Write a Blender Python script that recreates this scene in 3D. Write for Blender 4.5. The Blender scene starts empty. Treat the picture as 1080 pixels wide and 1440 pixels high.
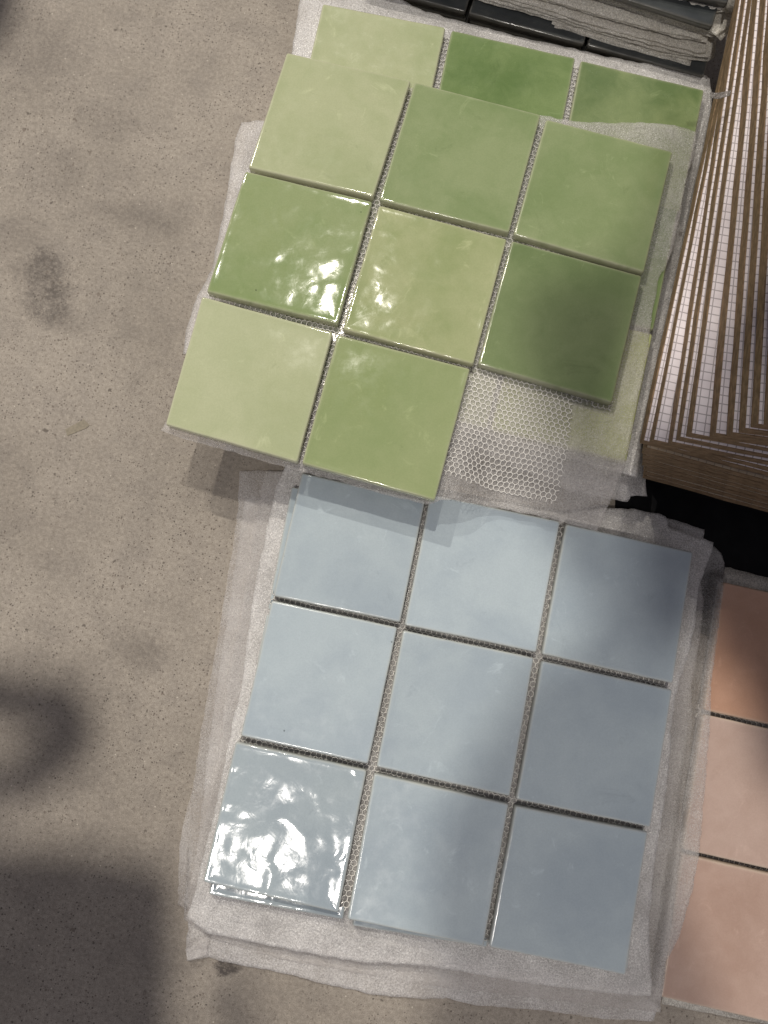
import bpy, bmesh, math, random
import numpy as np
from mathutils import Vector, Matrix, noise

scene = bpy.context.scene
random.seed(7); np.random.seed(7)

# ------------------------------------------------------------------ camera
PW, PH, F = 1080.0, 1440.0, 1081.0
RC = np.array([[0.9775046736, 0.2106177692, 0.0111699742],
               [-0.2096735770, 0.9646584582, 0.1595965228],
               [0.0228386535, -0.1583483954, 0.9871191325]])
CC = np.array([-0.0186486623, 0.0926299047, 0.6162494136])
cam_d = bpy.data.cameras.new("camera"); cam = bpy.data.objects.new("camera", cam_d)
scene.collection.objects.link(cam)
cam.matrix_world = Matrix([[*RC.T[0], CC[0]], [*RC.T[1], CC[1]], [*RC.T[2], CC[2]], [0, 0, 0, 1]])
cam_d.sensor_fit = 'VERTICAL'; cam_d.sensor_height = 24.0; cam_d.lens = 24.0 * F / PH
cam_d.clip_start = 0.01; cam_d.clip_end = 50
scene.camera = cam

# ------------------------------------------------------------------ world and lamps
w = bpy.data.worlds.new("World"); scene.world = w; w.use_nodes = True
bg = w.node_tree.nodes['Background']
bg.inputs[0].default_value = (0.95, 0.91, 1.0, 1); bg.inputs[1].default_value = 0.25
KEY = (-0.47, 1.42, 2.6); SECOND = (-0.24, -0.84, 2.6); THIRD = (-1.45, 2.10, 2.6)

def lamp(name, loc, power, rad, col):
    d = bpy.data.lights.new(name, 'POINT'); d.energy = power; d.shadow_soft_size = rad; d.color = col
    o = bpy.data.objects.new(name, d); scene.collection.objects.link(o); o.location = loc
    return o
lamp('ceiling_spotlight', KEY, 118, 0.020, (1.0, 0.94, 0.84))
lamp('ceiling_spotlight', SECOND, 95, 0.022, (1.0, 0.94, 0.87))
lamp('ceiling_spotlight', THIRD, 172, 0.016, (1.0, 0.93, 0.82))

scene.view_settings.view_transform = 'Standard'; scene.view_settings.look = 'None'
scene.view_settings.gamma = 1; scene.view_settings.exposure = 0

# ------------------------------------------------------------------ helpers
def at(x, y, z):
    """the point of the world plane at height z that lies on a sight line (arrays allowed)"""
    x = np.asarray(x, float); y = np.asarray(y, float); z = np.asarray(z, float) + 0 * x
    v = np.stack([(x - PW / 2) / F, -(y - PH / 2) / F, -np.ones_like(x)], -1)
    d = v @ RC
    t = (z - CC[2]) / d[..., 2]
    return CC + t[..., None] * d

def link(o): scene.collection.objects.link(o); return o
def thing(name, label, cat, loc, group=None):
    o = link(bpy.data.objects.new(name, None)); o.location = loc; o.empty_display_size = 0.02
    o['label'] = label; o['category'] = cat
    if group: o['group'] = group
    return o
def mesh_obj(name, verts, faces, mat, parent=None, smooth=True):
    me = bpy.data.meshes.new(name); me.from_pydata([tuple(v) for v in verts], [], [tuple(f) for f in faces])
    me.materials.append(mat)
    if smooth: me.polygons.foreach_set('use_smooth', [True] * len(me.polygons))
    me.update()
    o = link(bpy.data.objects.new(name, me))
    if parent: o.parent = parent
    return o

# ------------------------------------------------------------------ materials
class NT:
    def __init__(s, name):
        s.m = bpy.data.materials.new(name); s.m.use_nodes = True; s.t = s.m.node_tree; s.t.nodes.clear()
        s.out = s.n('ShaderNodeOutputMaterial')
    def n(s, typ, **kw):
        o = s.t.nodes.new(typ)
        for k, v in kw.items(): setattr(o, k, v)
        return o
    def set(s, node, i, v):
        if hasattr(v, 'outputs'): v = v.outputs[0]
        if hasattr(v, 'is_linked'): s.t.links.new(v, node.inputs[i])
        else: node.inputs[i].default_value = v
    def coord(s, kind='Object', scale=None, loc=None):
        tc = s.n('ShaderNodeTexCoord'); r = tc.outputs[kind]
        if scale is not None or loc is not None:
            mp = s.n('ShaderNodeMapping'); s.t.links.new(r, mp.inputs[0])
            if loc is not None: s.set(mp, 1, loc)
            if scale is not None: mp.inputs[3].default_value = scale if hasattr(scale, '__len__') else (scale,) * 3
            r = mp.outputs[0]
        return r
    def noise(s, co, scale, detail=3, rough=0.5, dist=0.0):
        o = s.n('ShaderNodeTexNoise'); s.t.links.new(co, o.inputs['Vector'])
        o.inputs['Scale'].default_value = scale; o.inputs['Detail'].default_value = detail
        o.inputs['Roughness'].default_value = rough; o.inputs['Distortion'].default_value = dist
        return o.outputs[0]
    def voro(s, co, scale, feature='F1', rnd=1.0):
        o = s.n('ShaderNodeTexVoronoi', feature=feature); s.t.links.new(co, o.inputs['Vector'])
        o.inputs['Scale'].default_value = scale; o.inputs['Randomness'].default_value = rnd
        return o
    def math(s, op, a, b=0.0, clamp=False):
        o = s.n('ShaderNodeMath', operation=op, use_clamp=clamp); s.set(o, 0, a); s.set(o, 1, b); return o.outputs[0]
    def ramp(s, f, lo, hi, a=0.0, b=1.0, smooth=True):
        o = s.n('ShaderNodeMapRange'); o.interpolation_type = 'SMOOTHSTEP' if smooth else 'LINEAR'
        s.set(o, 0, f); s.set(o, 1, lo); s.set(o, 2, hi); s.set(o, 3, a); s.set(o, 4, b); return o.outputs[0]
    def mix(s, f, a, b, mode='MIX'):
        o = s.n('ShaderNodeMix', data_type='RGBA', blend_type=mode); s.set(o, 0, f)
        for i, v in ((6, a), (7, b)):
            if isinstance(v, (tuple, list)) and len(v) == 3: v = (*v, 1)
            s.set(o, i, v)
        return o.outputs[2]
    def bump(s, h, strength, dist, normal=None):
        o = s.n('ShaderNodeBump'); s.set(o, 'Height', h); o.inputs['Strength'].default_value = strength
        o.inputs['Distance'].default_value = dist
        if normal is not None: s.t.links.new(normal, o.inputs['Normal'])
        return o.outputs[0]
    def bsdf(s, col, rough, normal=None, spec=0.5, **kw):
        o = s.n('ShaderNodeBsdfPrincipled')
        if isinstance(col, (tuple, list)) and len(col) == 3: col = (*col, 1)
        s.set(o, 'Base Color', col); s.set(o, 'Roughness', rough); o.inputs['Specular IOR Level'].default_value = spec
        if normal is not None: s.t.links.new(normal, o.inputs['Normal'])
        for k, v in kw.items(): s.set(o, k.replace('_', ' '), v)
        return o
    def finish(s, sh):
        s.t.links.new(sh.outputs[0] if hasattr(sh, 'outputs') else sh, s.out.inputs[0]); return s.m

def concrete_mat():
    m = NT('concrete'); co = m.coord('Object')
    n1 = m.noise(co, 7, 5, 0.6); n2 = m.noise(co, 38, 6, 0.65); n3 = m.noise(co, 320, 5, 0.7); n4 = m.noise(co, 1500, 3, 0.7)
    c = m.mix(m.ramp(n1, 0.34, 0.66), (0.326, 0.292, 0.249), (0.398, 0.358, 0.308))
    c = m.mix(m.ramp(n2, 0.40, 0.70), c, m.mix(1.0, c, (0.86, 0.86, 0.87), 'MULTIPLY'))
    n5 = m.noise(m.coord('Object', scale=(1, 3.2, 1)), 75, 6, 0.75, 1.2)
    c = m.mix(m.ramp(n5, 0.52, 0.68, 0.0, 0.55), c, m.mix(1.0, c, (0.80, 0.79, 0.79), 'MULTIPLY'))
    c = m.mix(m.ramp(n5, 0.30, 0.42, 0.4, 0.0), c, m.mix(1.0, c, (1.13, 1.12, 1.10), 'MULTIPLY'))
    c = m.mix(m.ramp(n3, 0.36, 0.60, 0.6, 0.0), c, m.mix(1.0, c, (0.70, 0.68, 0.66), 'MULTIPLY'))
    c = m.mix(m.ramp(n3, 0.55, 0.68, 0.0, 0.6), c, m.mix(1.0, c, (1.22, 1.2, 1.16), 'MULTIPLY'))
    c = m.mix(m.ramp(n4, 0.38, 0.58, 0.8, 0.0), c, m.mix(1.0, c, (0.66, 0.64, 0.62), 'MULTIPLY'))
    # worn patches of their own shape: (x, y, radius, strength) on the floor
    sep = m.n('ShaderNodeSeparateXYZ'); m.t.links.new(co, sep.inputs[0])
    wob = m.math('MULTIPLY', m.math('SUBTRACT', m.noise(co, 38, 7, 0.8, 0.8), 0.5), 0.14)
    fine = m.ramp(m.noise(co, 260, 6, 0.85), 0.42, 0.56)
    for sx, sy, sz, rx, ry, k in STAINS:
        dx = m.math('DIVIDE', m.math('SUBTRACT', sep.outputs[0], sx), rx)
        dy = m.math('DIVIDE', m.math('SUBTRACT', sep.outputs[1], sy), ry)
        d = m.math('SQRT', m.math('ADD', m.math('MULTIPLY', dx, dx), m.math('MULTIPLY', dy, dy)))
        d = m.math('ADD', m.math('MULTIPLY', d, 0.05), wob)
        f = m.ramp(d, 0.02, 0.062, k, 0.0)
        f = m.math('MULTIPLY', f, m.ramp(fine, 0, 1, 0.45, 1.0))
        c = m.mix(f, c, (0.085, 0.073, 0.065))
    # pores and aggregate in three sizes
    hole = None
    for sc, r0, keep, dk in ((95, 0.18, 0.80, 0.7), (230, 0.25, 0.68, 0.65), (520, 0.36, 0.34, 0.85)):
        warp = m.n('ShaderNodeVectorMath', operation='ADD'); m.t.links.new(co, warp.inputs[0])
        nn = m.n('ShaderNodeTexNoise'); m.t.links.new(co, nn.inputs['Vector']); nn.inputs['Scale'].default_value = sc * 2.2
        sc2 = m.n('ShaderNodeVectorMath', operation='SCALE'); m.t.links.new(nn.outputs[1], sc2.inputs[0]); sc2.inputs[3].default_value = 0.6 / sc
        m.t.links.new(sc2.outputs[0], warp.inputs[1])
        v = m.voro(warp.outputs[0], sc)
        rnd = m.n('ShaderNodeSeparateColor'); m.t.links.new(v.outputs['Color'], rnd.inputs[0])
        rad = m.ramp(rnd.outputs[0], keep, 1.0, 0.0, r0, smooth=False)
        f = m.ramp(m.math('SUBTRACT', v.outputs['Distance'], rad), -0.05, 0.03, 1.0, 0.0)
        f = m.math('MULTIPLY', f, m.ramp(rnd.outputs[0], keep, keep + 0.05))
        f = m.math('MULTIPLY', f, m.ramp(m.noise(co, 14, 3, 0.6), 0.38, 0.56, 0.35, 1.0))
        c = m.mix(m.math('MULTIPLY', f, dk), c, m.mix(m.ramp(rnd.outputs[1], 0.4, 0.6), (0.075, 0.062, 0.05), (0.15, 0.12, 0.095)))
        hole = f if hole is None else m.math('MAXIMUM', hole, f)
    v = m.voro(co, 160); rnd = m.n('ShaderNodeSeparateColor'); m.t.links.new(v.outputs['Color'], rnd.inputs[0])
    f = m.math('MULTIPLY', m.ramp(rnd.outputs[2], 0.982, 0.985), m.ramp(v.outputs['Distance'], 0.04, 0.12, 0.7, 0.0))
    c = m.mix(f, c, (0.62, 0.57, 0.48))
    h = m.math('ADD', m.math('MULTIPLY', n3, 0.5), m.math('ADD', m.math('MULTIPLY', n4, 0.25), m.math('MULTIPLY', hole, -0.9)))
    nb = m.bump(h, 0.55, 0.0007)
    return m.finish(m.bsdf(c, 0.72, nb, 0.35))

def glaze_mat(name, light, dark, seed, rough=0.10, wave=1.0, mott=1.0, rimcol=None, coat=0.0, balance=0.0, fvar=1.3):
    """glazed zellige style tile: pooled glaze that is uneven in colour, wavy surface, thin pale rim"""
    m = NT(name); co = m.coord('Object', loc=(seed * 1.37, seed * 0.71, seed * 2.3))
    a = m.noise(co, 13, 4, 0.55, 0.4); b = m.noise(co, 55, 5, 0.62, 0.8); d = m.noise(co, 900, 2, 0.6)
    f = m.math('ADD', m.ramp(a, 0.30 + balance, 0.70 + balance), m.math('MULTIPLY', m.math('SUBTRACT', b, 0.5), fvar), clamp=True)
    c = m.mix(f, dark, light)
    blot = m.ramp(m.noise(co, 34, 4, 0.7, 1.6), 0.60, 0.74, 0.0, 0.35 * mott)
    c = m.mix(blot, c, tuple(min(1, x * 1.22 + 0.02) for x in light))
    blot2 = m.ramp(m.noise(co, 26, 5, 0.7, 1.0), 0.62, 0.74, 0.0, 0.30 * mott)
    c = m.mix(blot2, c, tuple(x * 0.78 for x in dark))
    c = m.mix(m.ramp(d, 0.3, 0.7, 0.14, 0.0), c, tuple(x * 0.6 for x in dark))
    v = m.voro(co, 75); rnd = m.n('ShaderNodeSeparateColor'); m.t.links.new(v.outputs['Color'], rnd.inputs[0])
    speck = m.math('MULTIPLY', m.ramp(rnd.outputs[1], 0.93, 0.94), m.ramp(v.outputs['Distance'], 0.03, 0.07, 0.7, 0.0))
    c = m.mix(speck, c, tuple(x * 0.25 for x in dark))
    at_ = m.n('ShaderNodeAttribute', attribute_name='rim')
    rc = rimcol or tuple(0.5 * x + 0.5 * y for x, y in zip(light, (0.62, 0.58, 0.46)))
    c = m.mix(m.math('MULTIPLY', at_.outputs['Fac'], m.ramp(b, 0.25, 0.6, 0.5, 1.0)), c, rc)
    h = m.math('ADD', m.noise(co, 42, 1, 0.4, 0.5), m.math('MULTIPLY', m.noise(co, 110, 2, 0.5, 0.6), 0.10))
    nb = m.bump(h, 1.0, 0.00050 * wave)
    nb = m.bump(m.noise(co, 700, 3, 0.6), 0.2, 0.00003, nb)
    r = m.ramp(m.noise(co, 60, 4, 0.7), 0.35, 0.7, rough * 0.75, rough * 1.5)
    return m.finish(m.bsdf(c, r, nb, 0.5))

def foam_mat(name, opac, tint=(0.90, 0.875, 0.86)):
    m = NT(name); co = m.coord('Object')
    n = m.noise(co, 900, 4, 0.8); n2 = m.noise(co, 2200, 2, 0.6); big = m.noise(co, 28, 4, 0.6)
    c = m.mix(m.ramp(n, 0.36, 0.64), tuple(x * 0.78 for x in tint), tint)
    h = m.math('ADD', n, m.math('MULTIPLY', n2, 0.5))
    nb = m.bump(h, 0.8, 0.0006)
    rid = m.math('ABSOLUTE', m.math('SUBTRACT', m.noise(m.coord('Object', scale=(1, 0.45, 1)), 95, 3, 0.55, 1.0), 0.5))
    nb = m.bump(rid, 0.8, 0.0020, nb)
    wv = m.n('ShaderNodeVectorMath', operation='ADD'); m.t.links.new(co, wv.inputs[0]); wn = m.n('ShaderNodeTexNoise'); m.t.links.new(co, wn.inputs['Vector']); wn.inputs['Scale'].default_value = 40
    ws = m.n('ShaderNodeVectorMath', operation='SCALE'); m.t.links.new(wn.outputs[1], ws.inputs[0]); ws.inputs[3].default_value = 0.02; m.t.links.new(ws.outputs[0], wv.inputs[1])
    ce = m.voro(wv.outputs[0], 42, 'DISTANCE_TO_EDGE'); nb = m.bump(m.ramp(ce.outputs['Distance'], 0.0, 0.05, 1.0, 0.0), 0.6, 0.00035, nb)
    vv = m.voro(co, 950); sb = m.n('ShaderNodeVectorMath', operation='SUBTRACT'); m.t.links.new(vv.outputs['Color'], sb.inputs[0]); sb.inputs[1].default_value = (0.5, 0.5, 0.5)
    sc_ = m.n('ShaderNodeVectorMath', operation='SCALE'); m.t.links.new(sb.outputs[0], sc_.inputs[0]); sv = m.n('ShaderNodeSeparateColor'); m.t.links.new(vv.outputs['Color'], sv.inputs[0]); m.t.links.new(m.math('ADD', m.ramp(sv.outputs[2], 0.84, 0.86, 0.40, 1.15), 0.0), sc_.inputs[3])
    ad = m.n('ShaderNodeVectorMath', operation='ADD'); m.t.links.new(sc_.outputs[0], ad.inputs[0]); m.t.links.new(nb, ad.inputs[1])
    nz = m.n('ShaderNodeVectorMath', operation='NORMALIZE'); m.t.links.new(ad.outputs[0], nz.inputs[0]); nb = nz.outputs[0]
    p = m.bsdf(c, 0.17, nb, 1.0)
    tr = m.n('ShaderNodeBsdfTranslucent'); m.set(tr, 0, (*tint, 1)); m.t.links.new(nb, tr.inputs[1])
    mx = m.n('ShaderNodeMixShader'); mx.inputs[0].default_value = 0.30
    m.t.links.new(p.outputs[0], mx.inputs[1]); m.t.links.new(tr.outputs[0], mx.inputs[2])
    tp = m.n('ShaderNodeBsdfTransparent'); m.set(tp, 0, (0.97, 0.96, 0.95, 1))
    al = m.ramp(m.math('ADD', m.math('MULTIPLY', n, 0.6), m.math('MULTIPLY', big, 0.4)), 0.38, 0.62, opac * 0.50, min(1, opac * 1.32))
    m2 = m.n('ShaderNodeMixShader'); m.t.links.new(al, m2.inputs[0])
    m.t.links.new(tp.outputs[0], m2.inputs[1]); m.t.links.new(mx.outputs[0], m2.inputs[2])
    return m.finish(m2)

def simple_mat(name, a, b, scale, rough, bumpd=0.0, spec=0.4, stretch=(1, 1, 1)):
    m = NT(name); co = m.coord('Object', scale=stretch)
    n = m.noise(co, scale, 5, 0.65)
    nb = m.bump(n, 0.7, bumpd) if bumpd else None
    return m.finish(m.bsdf(m.mix(m.ramp(n, 0.32, 0.68), a, b), rough, nb, spec))

def grid_mat(name, ca, cb):
    m = NT(name); co = m.coord('Object')
    sep = m.n('ShaderNodeSeparateXYZ'); m.t.links.new(co, sep.inputs[0])
    ln = None
    for k in (0, 1):
        fr = m.math('FRACT', m.math('DIVIDE', m.math('ADD', sep.outputs[k], 1.0), 0.0056))
        e = m.math('MINIMUM', fr, m.math('SUBTRACT', 1.0, fr))
        l = m.ramp(e, 0.035, 0.085, 1.0, 0.0)
        ln = l if ln is None else m.math('MAXIMUM', ln, l)
    n = m.noise(co, 60, 4, 0.6)
    c = m.mix(m.ramp(n, 0.35, 0.65), ca, cb)
    c = m.mix(m.math('MULTIPLY', ln, 0.62), c, (0.14, 0.12, 0.12))
    nb = m.bump(m.math('SUBTRACT', 1.0, ln), 0.5, 0.0003)
    return m.finish(m.bsdf(c, 0.5, nb, 0.4))

STAINS = []
for px, py, rx, ry, k in ((62, 395, 0.020, 0.034, 0.62), (80, 425, 0.014, 0.020, 0.60), (48, 378, 0.022, 0.012, 0.45), (150, 170, 0.034, 0.018, 0.26), (70, 240, 0.036, 0.030, 0.28),
                          (40, 70, 0.060, 0.045, 0.35), (200, 920, 0.022, 0.018, 0.35), (320, 1360, 0.010, 0.006, 1.2), (175, 300, 0.05, 0.012, 0.22),
                          (215, 310, 0.035, 0.018, 0.2), (20, 330, 0.03, 0.02, 0.3), (90, 450, 0.03, 0.012, 0.3)):
    q = at(px, py, 0.0); STAINS.append((float(q[0]), float(q[1]), 0, rx, ry, k))
M_floor = concrete_mat()
M_foam = foam_mat('white_foam', 0.62, (0.94, 0.92, 0.905))
M_foam_bright = foam_mat('bright_foam', 0.85, (0.95, 0.935, 0.92))
M_press = foam_mat('pressed_foam', 0.9, (0.62, 0.60, 0.58))
M_foam_thin = foam_mat('thin_foam', 0.33, (0.95, 0.93, 0.915))
M_foam_grey = foam_mat('grey_foam', 0.92, (0.92, 0.89, 0.82))
M_net = simple_mat('net_plastic', (0.72, 0.70, 0.66), (0.86, 0.84, 0.79), 300, 0.35, 0.0, 0.5)
M_core = simple_mat('brown_board_core', (0.145, 0.098, 0.057), (0.27, 0.185, 0.110), 130, 0.8, 0.0006, 0.2, (1, 1, 3))
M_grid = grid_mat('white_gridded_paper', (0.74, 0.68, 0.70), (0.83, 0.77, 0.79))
M_shade_grid = grid_mat('shaded_gridded_paper', (0.36, 0.29, 0.21), (0.46, 0.38, 0.28))  # gridded paper darkened to tan, painting in the shade below the fan
M_black = simple_mat('gap_shade_black', (0.006, 0.006, 0.007), (0.011, 0.011, 0.012), 40, 0.8, 0.0002, 0.1)
M_blocker = simple_mat('grey_blocker', (0.25, 0.25, 0.26), (0.30, 0.30, 0.31), 10, 0.8)

# ------------------------------------------------------------------ floor
def build_floor():
    n = 60; X = np.linspace(-3, 3, n); V = [(x, y, 0) for y in X for x in X]
    Fc = [(j * n + i, j * n + i + 1, (j + 1) * n + i + 1, (j + 1) * n + i) for j in range(n - 1) for i in range(n - 1)]
    o = mesh_obj('concrete_floor', V, Fc, M_floor); o['kind'] = 'structure'; return o
build_floor()

# ------------------------------------------------------------------ tiles
TT = 0.0088
PROFILE = [(0.0006, -TT, 1), (0.0, -TT + 0.0008, 1), (0.0, -0.0024, 1), (0.00012, -0.0012, 0.9), (0.0005, -0.0004, 0.8), (0.0011, -0.00004, 0.45),
           (0.0019, 0.0, 0.1), (0.0032, -0.00012, 0), (0.006, -0.00028, 0), (0.012, -0.0003, 0), (0.020, -0.0003, 0), (0.029, -0.0003, 0), (0.039, -0.0003, 0)]
def tile_mesh(corners, mat, seed, zwave=0.00012, name='tile'):
    """corners TL,TR,BR,BL (xy, about the tile's centre, z=0 is the top)"""
    c = np.array(corners, float); TL, TR, BR, BL = c
    half = (np.linalg.norm(TR - TL) + np.linalg.norm(BL - TL)) / 4
    def mp(u, v): return ((1 - u) * (1 + v) * TL + (1 + u) * (1 + v) * TR + (1 + u) * (1 - v) * BR + (1 - u) * (1 - v) * BL) / 4
    V = []; R = []; Fc = []; r0 = 0.0017 / half; ns, na = 9, 4
    K = None
    for inset, z, rim in PROFILE:
        s = 1 - inset / half; r = max(r0 - inset / half * 0.5, 0.004)
        ring = []
        for q in range(4):
            a0 = math.pi / 4 * (2 * q)  # corners at NE, NW, SW, SE
            cx = [1, -1, -1, 1][q] * (s - r); cy = [1, 1, -1, -1][q] * (s - r)
            for k in range(na):
                a = math.pi / 2 * q + math.pi / 2 * k / (na - 1)
                ring.append((cx + r * math.cos(a), cy + r * math.sin(a)))
            nx = [-1, -1, 1, 1][q] * (s - r) if q in (0, 2) else cx
            p0 = ring[-1]
            q2 = (q + 1) % 4
            cx2 = [1, -1, -1, 1][q2] * (s - r); cy2 = [1, 1, -1, -1][q2] * (s - r)
            a = math.pi / 2 * (q + 1)
            p1 = (cx2 + r * math.cos(a), cy2 + r * math.sin(a))
            for k in range(1, ns):
                t = k / ns; ring.append((p0[0] * (1 - t) + p1[0] * t, p0[1] * (1 - t) + p1[1] * t))
        K = len(ring)
        for (u, v) in ring:
            P = mp(u, v)
            n0 = noise.noise(Vector((P[0] * 60 + seed * 9.1, P[1] * 60, seed))) * 0.00028
            P = P * (1 + n0 / half * (1 if inset < 0.004 else 0))
            zz = z
            if z > -0.0015:
                zz += zwave * noise.noise(Vector((P[0] * 38 + seed * 5.3, P[1] * 38, seed * 1.7))) * 1.3
            V.append((P[0], P[1], zz)); R.append(rim)
    for k in range(len(PROFILE) - 1):
        for i in range(K):
            j = (i + 1) % K; Fc.append((k * K + i, k * K + j, (k + 1) * K + j, (k + 1) * K + i))
    V.append((*mp(0, 0), -0.0003)); R.append(0); b = (len(PROFILE) - 1) * K
    for i in range(K): Fc.append((b + i, b + (i + 1) % K, len(V) - 1))
    Fc.append(tuple(range(K))[::-1])
    me = bpy.data.meshes.new(name); me.from_pydata(V, [], Fc); me.materials.append(mat)
    a = me.attributes.new('rim', 'FLOAT', 'POINT'); a.data.foreach_set('value', R)
    me.polygons.foreach_set('use_smooth', [True] * (len(Fc) - 1) + [False])
    me.update(); return me

def fit_grid(pts, z):
    """least squares similarity of a 3x3 sheet (gutter crossings) to image points -> function (i,j)->xy"""
    A = []; B = []
    for (i, j), (x, y) in pts:
        P = at(x, y, z); A += [[i, -j, 1, 0], [j, i, 0, 1]]; B += [P[0], P[1]]
    s = np.linalg.lstsq(np.array(A, float), np.array(B), rcond=None)[0]
    return lambda i, j: np.array([s[0] * i - s[1] * j + s[2], s[1] * i + s[0] * j + s[3]])

def cell_quad(fg, r, c, gap=0.0015):
    """tile r (0 top), c in the fitted grid; crossings 0..3 in x and y (y up)"""
    e = gap / 0.1035
    x0, x1 = c + e, c + 1 - e; y1, y0 = 3 - r - e, 2 - r + e
    return [fg(x0, y1), fg(x1, y1), fg(x1, y0), fg(x0, y0)]

def tile_sheet(name, label, cat, quads, z, mats, group=None, tilt=None, labels=None):
    """quads: {(r,c): 4 world xy corners}; z: top face height"""
    allp = np.array([p for q in quads.values() for p in q]); ctr = allp.mean(0)
    root = thing(name, label, cat, (ctr[0], ctr[1], z - TT), group)
    for k, ((r, c), q) in enumerate(sorted(quads.items())):
        q = np.array(q); cc = q.mean(0)
        me = tile_mesh(q - cc, mats[(r, c)] if isinstance(mats, dict) else mats, seed=(r * 3 + c) * 1.3 + z * 100)
        o = link(bpy.data.objects.new('tile', me)); o.parent = root
        dz = random.uniform(-0.00012, 0.00012)
        o.location = (cc[0] - ctr[0], cc[1] - ctr[1], TT + dz)
        o.rotation_euler = (random.uniform(-1, 1) * 0.0025, random.uniform(-1, 1) * 0.0025, 0)
        if labels and (r, c) in labels: o['label'] = labels[(r, c)]
    return root

def copy_sheet(src, dxy, z, rot, label, name=None):
    r = src.copy(); link(r); r.location = (src.location[0] + dxy[0], src.location[1] + dxy[1], z - TT); r.rotation_euler = (0, 0, rot)
    r['label'] = label
    for ch in list(src.children):
        if ch.name.startswith('tile'):
            c = ch.copy(); link(c); c.parent = r
    return r

# --- hexagonal backing net
def inside(poly, P):
    """signed distance (negative inside) from points P (n,2) to a convex polygon, any winding"""
    poly = np.array(poly, float)[:, :2]; c = poly.mean(0); d = None
    for i in range(len(poly)):
        a, b = poly[i], poly[(i + 1) % len(poly)]
        t = b - a; n = np.array([t[1], -t[0]]); n /= np.linalg.norm(n)
        if (c - a) @ n > 0: n = -n
        s = (P - a) @ n
        d = s if d is None else np.maximum(d, s)
    return d

def net(parent, fg, regions, zf, pitch=0.0041, wd=0.00034, th=0.0006, span=(-0.1, 3.1)):
    ex = fg(1, 0) - fg(0, 0); ex /= np.linalg.norm(ex); ey = np.array([-ex[1], ex[0]]); o0 = fg(0, 0)
    L = 0.1035; a = pitch / math.sqrt(3)
    n = int(3.3 * L / pitch) + 2; m = int(3.3 * L / (1.5 * a)) + 2
    segs = set()
    P = {}
    for j in range(-2, m):
        for i in range(-2, n):
            cx = (i + 0.5 * (j % 2)) * pitch + span[0] * L; cy = j * 1.5 * a + span[0] * L
            vs = []
            for k in (0, 1, 2, 3):
                an = math.radians(30 + 60 * k); x = cx + a * math.cos(an); y = cy + a * math.sin(an)
                key = (round(x * 2e4), round(y * 2e4)); P[key] = (x, y); vs.append(key)
            for k in range(3): segs.add((vs[k], vs[k + 1]))
    segs = sorted(segs); A = np.array([P[s[0]] for s in segs]); B = np.array([P[s[1]] for s in segs])
    A = o0 + A[:, :1] * ex + A[:, 1:] * ey; B = o0 + B[:, :1] * ex + B[:, 1:] * ey
    j = np.random.RandomState(3)
    wx = lambda Q: Q + 0.0007 * np.stack([np.sin(Q[:, 1] * 130 + 1.0), np.sin(Q[:, 0] * 110)], -1) + 0.0011 * np.stack([vnoise(Q[:, 0], Q[:, 1], 160, 2) - 0.5, vnoise(Q[:, 0], Q[:, 1], 160, 7) - 0.5], -1)
    A, B = wx(A), wx(B); M = (A + B) / 2; keep = np.zeros(len(M), bool)
    for rg in regions: keep |= inside(rg, M) < 0
    A, B = A[keep], B[keep]; za, zb = zf(A), zf(B)
    V = []; Fc = []; pl = np.array(parent.location)
    for p, q, z1, z2 in zip(A, B, za, zb):
        t = q - p; t = t / np.linalg.norm(t); nn = np.array([-t[1], t[0]]) * wd; p = p - t * wd * 0.5; q = q + t * wd * 0.5
        b = len(V)
        for (c, z) in ((p, z1), (q, z2)):
            V += [(*(c + nn), z), (*(c + nn * 0.5), z + th), (*(c - nn * 0.5), z + th), (*(c - nn), z)]
        Fc += [(b, b + 4, b + 5, b + 1), (b + 1, b + 5, b + 6, b + 2), (b + 2, b + 6, b + 7, b + 3), (b, b + 1, b + 2, b + 3), (b + 4, b + 7, b + 6, b + 5)]
    V = [(v[0] - pl[0], v[1] - pl[1], v[2] - pl[2]) for v in V]
    o = mesh_obj('backing_mesh', V, Fc, M_net, parent, smooth=False); return o

def gap_regions(fg, w=0.005):
    e = w / 0.1035; R = []
    for k in (1, 2):
        R.append([fg(k - e, 0), fg(k + e, 0), fg(k + e, 3), fg(k - e, 3)])
        R.append([fg(0, k - e), fg(0, k + e), fg(3, k + e), fg(3, k - e)])
    return R

# ------------------------------------------------------------------ foam sheets
def resample(pts, n):
    p = np.array(pts, float); d = np.r_[0, np.cumsum(np.linalg.norm(np.diff(p, axis=0), axis=1))]
    t = np.linspace(0, d[-1], n); return np.stack([np.interp(t, d, p[:, 0]), np.interp(t, d, p[:, 1])], -1)
def vnoise(x, y, sc, seed):
    """smooth value noise on arrays"""
    x = x * sc + seed * 17.3; y = y * sc + seed * 5.1
    xi = np.floor(x).astype(int); yi = np.floor(y).astype(int); fx = x - xi; fy = y - yi
    fx = fx * fx * (3 - 2 * fx); fy = fy * fy * (3 - 2 * fy)
    def h(a, b):
        v = np.sin(a * 127.1 + b * 311.7 + seed * 74.7) * 43758.5453; return v - np.floor(v)
    return (h(xi, yi) * (1 - fx) + h(xi + 1, yi) * fx) * (1 - fy) + (h(xi, yi + 1) * (1 - fx) + h(xi + 1, yi + 1) * fx) * fy

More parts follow.
